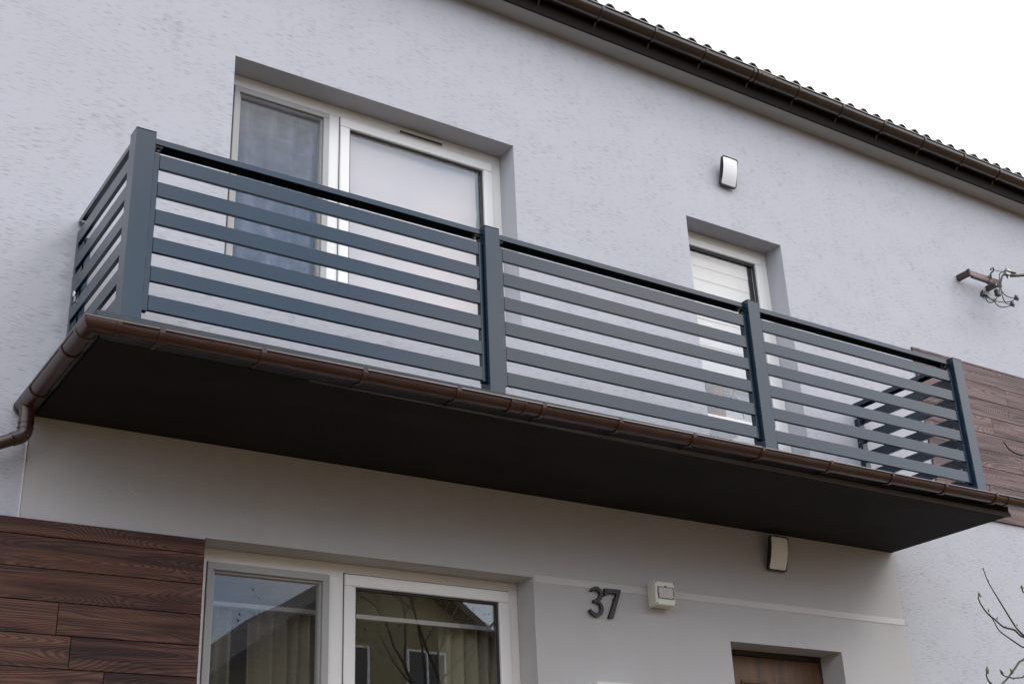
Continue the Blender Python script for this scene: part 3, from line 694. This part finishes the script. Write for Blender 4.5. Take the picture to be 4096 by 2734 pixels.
B('nut', STEEL, cb, 7.90, 7.912, -.14, -.135, 2.488, 2.50)
def sm3(pts, k=4):
    P = [Vector(pts[0])] + [Vector(p) for p in pts] + [Vector(pts[-1])]; out = []
    for i in range(1, len(P) - 2):
        for s_ in range(k):
            t = s_ / k; p0, p1, p2, p3 = P[i - 1:i + 3]
            out.append(tuple(.5 * ((2 * p1) + (p2 - p0) * t + (2 * p0 - 5 * p1 + 4 * p2 - p3) * t * t + (3 * p1 - p0 - 3 * p2 + p3) * t ** 3)))
    out.append(tuple(pts[-1])); return out
wires = dict(ca=[(8.0, 2.625), (7.947, 2.604), (7.91, 2.571), (7.88, 2.516), (7.844, 2.46), (7.818, 2.407)],
    cb=[(7.989, 2.591), (7.936, 2.568), (7.884, 2.517), (7.858, 2.463), (7.83, 2.363)],
    cc=[(7.997, 2.617), (7.946, 2.58), (7.906, 2.513), (7.884, 2.441), (7.901, 2.389), (7.938, 2.36), (7.982, 2.352), (8.025, 2.362)],
    cd=[(7.988, 2.586), (7.947, 2.561), (7.908, 2.499), (7.871, 2.419), (7.851, 2.344), (7.859, 2.295), (7.892, 2.277), (7.955, 2.287)],
    ce=[(7.633, 2.321), (7.651, 2.292), (7.68, 2.262), (7.73, 2.258), (7.806, 2.273), (7.891, 2.293), (7.971, 2.319), (8.033, 2.345)],
    cf=[(7.62, 2.285), (7.656, 2.266), (7.725, 2.261), (7.771, 2.242), (7.82, 2.232), (7.882, 2.242), (7.948, 2.266)],
    cg=[(7.62, 2.276), (7.639, 2.253), (7.674, 2.24), (7.709, 2.25), (7.751, 2.284), (7.774, 2.317)],
    ch=[(7.632, 2.307), (7.658, 2.276), (7.708, 2.269), (7.746, 2.287), (7.788, 2.32)])
sv = thing('service_cable', (7.9, -.2, 2.3), 'black overhead service cable with looping wires below the wall bracket', 'cable')
for k, (nm, pts) in enumerate(wires.items()):
    MB().tube(sm3([(x, -.2 + .012 * math.sin(k * 2.1 + i), z) for i, (x, z) in enumerate(pts)]), .0045, 6).build('wire', CABLE, sv, smooth=True)
MB().tube(sm3([(8.04, -.2, 2.631), (8.129, -.205, 2.633), (8.263, -.21, 2.647), (9.5, -1.0, 2.72), (15.0, -5.5, 3.5)]), .010, 8).build('main_line', CABLE, sv, smooth=True)
MB().tube(sm3([(8.03, -.2, 2.597), (8.123, -.205, 2.609), (8.263, -.21, 2.640), (9.5, -1.0, 2.71), (15.0, -5.5, 3.48)]), .010, 8).build('main_line', CABLE, sv, smooth=True)
MB().tube([(7.81, -.2, 2.587), (7.906, -.2, 2.599), (7.995, -.2, 2.609)], .003, 6).build('stay_wire', CABLE, sv)
for x, z in ((8.035, 2.634), (8.01, 2.594)):
    c_ = B('clamp', ALU, sv, x - .035, x + .02, -.218, -.182, z - .014, z + .014, bevel=.004); B('bolt', CABLE, c_, x - .012, x - .002, -.206, -.194, z - .04, z - .0145)
def connector(x, z, r, sq):
    y = -.2; e = empty('connector', sv, (x, y, z))
    if sq: B('housing', CABLE, e, x - .022, x + .026, y - .02, y + .02, z - .036, z + .030, bevel=.007)
    else:
        MB().lathe((x, y, z - r * .7), [(r * .7, 0), (r, r * .3), (r, r * 1.1), (r * .6, r * 1.4)], 10).build('housing', CABLE, e)
        for a in range(7): 
            t = a * 2 * math.pi / 7; MB().tube([(x, y, z), (x + math.cos(t) * r * 1.5, y - .01, z + math.sin(t) * r * 1.5)], r * .28, 6).build('lug', CABLE, e)
connector(7.588, 2.292, .026, False); connector(7.80, 2.362, .02, True); connector(8.06, 2.368, .019, False); connector(7.978, 2.288, .019, False)
up_ = thing('utility_pole', (15, -5.5, GZ), 'weathered utility pole at the far end of the service cable', 'pole')
MB().tube([(15, -5.5, GZ), (15, -5.5, 4.2)], [.14, .1], 12).build('shaft', POLE, up_, smooth=True); B('crossarm', POLE, up_, 14.4, 15.6, -5.56, -5.44, 3.45, 3.55)

# ------------------------------------------------------------------ blinds, curtains and things seen through the glass
bl = thing('roller_blind', (2.2, .30, 1.1), 'white roller blind pulled down inside the upper window', 'blind')
m = MB(); K, J = 26, 12; bx0, bx1, bz0, bz1 = 1.655, 2.692, .99, 2.262; vs = []
for k in range(K + 1):
    for j in range(J + 1):
        vs.append((bx0 + (bx1 - bx0) * j / J + (random.uniform(-.0025, .0025) if j in (0, J) else 0), .245 + .0025 * math.sin(k * 1.9) + .002 * math.sin(j * 1.3 + k * .4), bz0 + (bz1 - bz0) * k / K))
m.add(vs, [(k * (J + 1) + j, k * (J + 1) + j + 1, (k + 1) * (J + 1) + j + 1, (k + 1) * (J + 1) + j) for k in range(K) for j in range(J)]); m.build('fabric', BLIND, bl, smooth=True)
MB().tube([(bx0, .25, 2.275), (bx1, .25, 2.275)], .016, 10).build('roller', PVC, bl)
vb = thing('venetian_blind', (4.88, .28, .8), 'white wide-slatted blind hanging inside the narrow balcony door', 'blind')
for k in range(10):
    zt = 2.16 - .112 * k
    if zt - .112 < 1.08: break
    MB().add([(4.50, .244, zt), (5.215, .244, zt), (5.215, .238, zt - .116), (4.50, .238, zt - .116), (4.50, .2465, zt), (5.215, .2465, zt), (5.215, .2405, zt - .116), (4.50, .2405, zt - .116)],
             [(0, 1, 2, 3), (7, 6, 5, 4), (0, 4, 5, 1), (3, 2, 6, 7), (0, 3, 7, 4), (1, 5, 6, 2)]).build('slat', BLIND2, vb)
sh = thing('roller_blind', (4.88, .30, .1), 'pale blind behind the lower half of the narrow balcony door', 'blind')
MB().box(4.47, 5.27, .372, .375, .05, 1.12).build('fabric', BLIND2, sh); MB().tube([(4.47, .374, 1.13), (5.27, .374, 1.13)], .014, 8).build('roller', PVC, sh)
vz = thing('vase', (4.77, .30, .79), 'amber vase with dry twigs behind the balcony door glass', 'vase')
MB().lathe((4.772, .29, .70), [(.045, 0), (.060, .04), (.066, .16), (.066, .30), (.062, .36)], 20).build('body', BRASS, vz, smooth=True)
MB().lathe((4.772, .29, 1.061), [(.063, 0), (.066, .02), (.060, .05), (.03, .075)], 20).build('collar', PALEG, vz, smooth=True)
for a, b, c in ((4.95, 1.07, 1.02), (4.99, .98, 1.03), (5.02, .86, .95), (4.93, .93, 1.05)):
    MB().tube(sm3([(4.80, .29, 1.08), (4.86, .28, c), (a - .03, .275, c - .01), (a, .27, b)]), .005, 5).build('twig', CABLE, vz)
ps = thing('plant_stand', (4.8, .30, .05), 'small white stand carrying the amber vase', 'stand')
B('top', BLIND2, ps, 4.66, 4.90, .235, .36, .68, .699); B('column', BLIND2, ps, 4.75, 4.80, .27, .32, .06, .68); B('foot', BLIND2, ps, 4.68, 4.88, .24, .35, .035, .06)

def curtain(name, x0, x1, z0, z1, y, amp, waves, mat, label, jag=0.):
    t = thing(name, ((x0 + x1) / 2, y, z0), label, 'curtain'); m = MB(); J = int(waves * 10); K = 8; vs = []
    for k in range(K + 1):
        for j in range(J + 1):
            u = j / J; vs.append((x0 + (x1 - x0) * u + jag * math.sin(k * 1.7 + j * .21), y + amp * math.sin(u * waves * 2 * math.pi + .5 * math.sin(u * 9)) + .3 * amp * math.sin(k + u * 20), z0 + (z1 - z0) * k / K))
    m.add(vs, [(k * (J + 1) + j, k * (J + 1) + j + 1, (k + 1) * (J + 1) + j + 1, (k + 1) * (J + 1) + j) for k in range(K) for j in range(J)]); m.build('cloth', mat, t, smooth=True)
    return t
curtain('curtain', .78, 1.66, .95, 2.40, .30, .030, 6, NET, 'blue-grey net curtain behind the screened upper pane', .004)
curtain('curtain', .70, 1.18, -2.05, -.80, .50, .030, 6, CURT, 'beige curtain hanging at the left of the lower window')
curtain('curtain', 1.28, 1.66, -2.05, -.80, .52, .030, 5, plain('cream_curtain', (.42, .38, .27), .9), 'lighter cream curtain beside the mullion of the lower window')
curtain('curtain', 2.50, 2.95, -2.05, -.80, .52, .030, 5, CURT, 'beige curtain hanging at the right of the lower window')
cr = thing('curtain_rail', (1.8, .42, -.83), 'pale horizontal curtain rail inside the lower window', 'curtain rail')
B('bar', PVC, cr, .72, 2.95, .40, .43, -.862, -.838); B('valance', plain('valance_cloth', (.22, .22, .17), .9), cr, .72, 2.95, .432, .436, -.838, -.50)

# ------------------------------------------------------------------ magnolia shrub at the lower right
shr = thing('magnolia_shrub', (5.1, -2.2, GZ), 'bare budding shrub with thin twigs at the lower right corner', 'shrub')
def tw(pts, r0, r1, name='twig'):
    P = sm3([(x, -2.2 + dy, z) for x, z, dy in pts], 3); n = len(P)
    MB().tube(P, [r0 + (r1 - r0) * i / (n - 1) for i in range(n)], 6).build(name, TWIG, shr, smooth=True)
def jit(p, s=.0): return [(x, z, s * i) for i, (x, z) in enumerate(p)]
tw(jit([(4.101, -.946), (4.126, -1.013), (4.18, -1.086), (4.233, -1.151), (4.29, -1.221), (4.332, -1.252), (4.426, -1.318), (4.66, -1.55), (4.88, -2.0)], .004), .0022, .007)
tw(jit([(4.031, -1.088), (4.024, -1.105), (4.035, -1.132), (4.077, -1.176), (4.137, -1.205), (4.197, -1.235), (4.28, -1.242), (4.327, -1.267), (4.405, -1.303), (4.66, -1.55)], .003), .003, .006)
tw(jit([(4.082, -1.182), (4.114, -1.221), (4.143, -1.259), (4.228, -1.296), (4.308, -1.326), (4.399, -1.36), (4.74, -1.65)], .003), .0025, .005)
tw(jit([(4.04, -1.547), (4.084, -1.521), (4.144, -1.487), (4.224, -1.431), (4.286, -1.396), (4.40, -1.42), (4.80, -1.85)], .003), .004, .006)
tw(jit([(4.088, -1.469), (4.1, -1.48), (4.171, -1.489), (4.259, -1.481), (4.376, -1.469), (4.78, -1.75)], .003), .0025, .005)
tw(jit([(3.982, -1.466), (3.972, -1.489), (3.984, -1.512), (4.009, -1.528), (4.049, -1.558), (4.5, -1.95), (4.9, -2.3)], .003), .003, .007)
tw(jit([(4.39, -1.021), (4.396, -1.041), (4.432, -1.063), (4.55, -1.25), (4.7, -1.6)], .003), .003, .006)
tw(jit([(4.5, -.215), (4.516, -.231), (4.542, -.245), (4.594, -.256), (4.652, -.257), (4.751, -.264), (4.87, -.8), (4.93, -1.5)], .002), .003, .009)
tw(jit([(4.70, -1.55), (4.9, -2.1), (5.02, -3.0), (5.1, GZ)], .0), .010, .028, 'stem')
tw(jit([(4.93, -1.5), (5.0, -2.2), (5.05, -3.1), (5.14, GZ)], .0), .010, .026, 'stem')
def bud(x, z, dx, dz, ln=.02, r=.0055):
    d = Vector((dx, 0, dz)).normalized(); c = Vector((x, -2.2, z))
    MB().tube([c + d * ln * t for t in (-.1, .2, .5, .8, 1.05)], [r * .5, r, r * .9, r * .5, r * .08], 8).build('bud', BUD, shr, smooth=True)
bud(3.980, -1.478, .15, 1, .036, .0085); bud(4.096, -1.476, -.6, .8, .028, .007); bud(4.176, -1.465, -.6, .8, .024, .006); bud(4.031, -1.095, -.1, 1, .018, .007); bud(4.023, -1.11, -.9, .4, .012, .004); bud(4.038, -1.10, .9, .5, .012, .004)
bud(4.080, -1.172, .1, 1, .018, .004); bud(4.137, -1.203, .0, 1, .012, .004); bud(4.197, -1.235, -1, -.2, .012, .003); bud(4.277, -1.24, -.4, 1, .014, .004); bud(4.392, -1.027, -.2, 1, .022, .007); bud(4.5, -.216, -.5, .8, .02, .006)
bud(4.127, -1.012, -1, .5, .008, .004); bud(4.29, -1.22, -.8, -.2, .01, .004); bud(4.14, -1.26, -1, .1, .01, .003); bud(4.0, -1.545, -.1, 1, .02, .006); bud(3.935, -1.55, .2, 1, .02, .006)
bud(4.171, -1.49, 0, -1, .01, .004); bud(4.02, -1.545, .3, 1, .018, .005)

# ------------------------------------------------------------------ across the garden: what the windows and the coating mirror, and unseen houses added to block low sky
NY, NE, NR, HWID = -26., 2.9, 7.3, 6.0
def neighbour(xm, render, label, ridge=NR):
    nh = thing('neighbour_house', (xm, NY - 5, GZ), label, 'house', 'houses across the street'); NX0, NX1 = xm - HWID, xm + HWID
    MB().prism_y([(NX0, GZ), (NX1, GZ), (NX1, NE), (xm, ridge), (NX0, NE)], NY - 10, NY).build('wall', render, nh)
    for s_ in (-1, 1):
        xe = xm + s_ * (HWID + .7); ze = NE - .7 * (ridge - NE) / HWID
        MB().add([(xe, NY + .7, ze + .06), (xm, NY + .7, ridge + .06), (xm, NY - 10.7, ridge + .06), (xe, NY - 10.7, ze + .06), (xe, NY + .7, ze + .28), (xm, NY + .7, ridge + .30), (xm, NY - 10.7, ridge + .30), (xe, NY - 10.7, ze + .28)],
                 [(0, 1, 2, 3), (7, 6, 5, 4), (0, 4, 5, 1), (2, 6, 7, 3), (0, 3, 7, 4), (1, 5, 6, 2)]).build('roof', ROOFR, nh)
    for (a, b, c, d) in ((-4.4, -2.9, .5, 1.9), (-.8, .8, .5, 1.9), (2.9, 4.4, .5, 1.9), (-1.9, -.6, 3.4, 4.7), (.6, 1.9, 3.4, 4.7), (-4.4, -2.6, -2.8, -1.2), (2.6, 4.4, -2.8, -1.2)):
        a += xm; b += xm
        wn = MB().frame(a, b, c, d, .06, .06, .06, .06, NY + .001, NY + .06).build('window', PVC, nh)
        B('pane', DGLASS, wn, a + .06, b - .06, NY + .002, NY + .02, c + .06, d - .06); B('bar', PVC, wn, (a + b) / 2 - .03, (a + b) / 2 + .03, NY + .021, NY + .05, c + .06, d - .06)
neighbour(16., BEIGE, 'beige gabled house across the street, mirrored in the lower window')
neighbour(0., plain('ochre_render', (.23, .135, .06), .9), 'unseen ochre gabled house added opposite the left end of the balcony', 6.9)  # this and the next houses are unseen, added to darken the horizon and bounce warm
neighbour(-17., plain('brown_render', (.20, .13, .07), .9), 'unseen brown gabled house added far left across the street', 7.0)
neighbour(32., plain('tan_render', (.23, .15, .08), .9), 'unseen tan gabled house added far right across the street', 7.6)
neighbour(49., plain('clay_render', (.34, .23, .17), .9), 'unseen clay coloured house added farthest right across the street', 7.0)
def tree(x, y, h, seed, label):
    rnd = random.Random(seed); t = thing('garden_tree', (x, y, GZ), label, 'tree', 'garden trees across the lawn'); m = MB(); tips = []
    def grow(p, d, ln, r, lev):
        pts = [p]; q = p; dd = d
        for _ in range(3):
            dd = (dd + Vector((rnd.uniform(-.18, .18), rnd.uniform(-.18, .18), rnd.uniform(-.05, .15)))).normalized(); q = q + dd * ln / 3; pts.append(q)
        m.tube(pts, [r, r * .85, r * .72, r * .6], 6 if lev < 2 else 4, cap=False)
        if lev == 4: tips.append((q, dd)); return
        for k in range(3 if lev < 3 else 2):
            nd = (dd * .8 + Vector((rnd.uniform(-1, 1), rnd.uniform(-1, 1), rnd.uniform(-.2, .7))) * .75).normalized(); grow(pts[3 - (k % 2)], nd, ln * rnd.uniform(.62, .8), r * .58, lev + 1)
    grow(Vector((x, y, GZ)), Vector((0, 0, 1)), h * .34, h * .007, 0); m.build('trunk', BARK, t)
    lm = MB()
    for p, d in tips:
        for k in range(30):
            c = p + Vector((rnd.gauss(0, .26), rnd.gauss(0, .26), rnd.gauss(0, .26))); a = Vector((rnd.uniform(-1, 1), rnd.uniform(-1, 1), rnd.uniform(-1, 1))).normalized(); b = a.orthogonal().normalized(); s_ = rnd.uniform(.02, .045)
            lm.quad(c - a * s_, c + b * s_ * .5, c + a * s_, c - b * s_ * .5)
    o = lm.build('crown', LEAF, t)
for (x, y, h, sd_, lb) in ((12.4, -17.0, 11.5, 3, 'young-leaved tree standing before the beige neighbour house gable'), (16.8, -18.5, 10.5, 11, 'second garden tree right of the beige house gable centre'), (3.4, -18.0, 9.5, 23, 'smaller garden tree between the beige and ochre houses'),
        (-6., -17., 10., 31, 'garden tree between the ochre and brown houses'), (25., -19., 11., 37, 'garden tree between the beige and tan houses')):
    tree(x, y, h, sd_, lb)
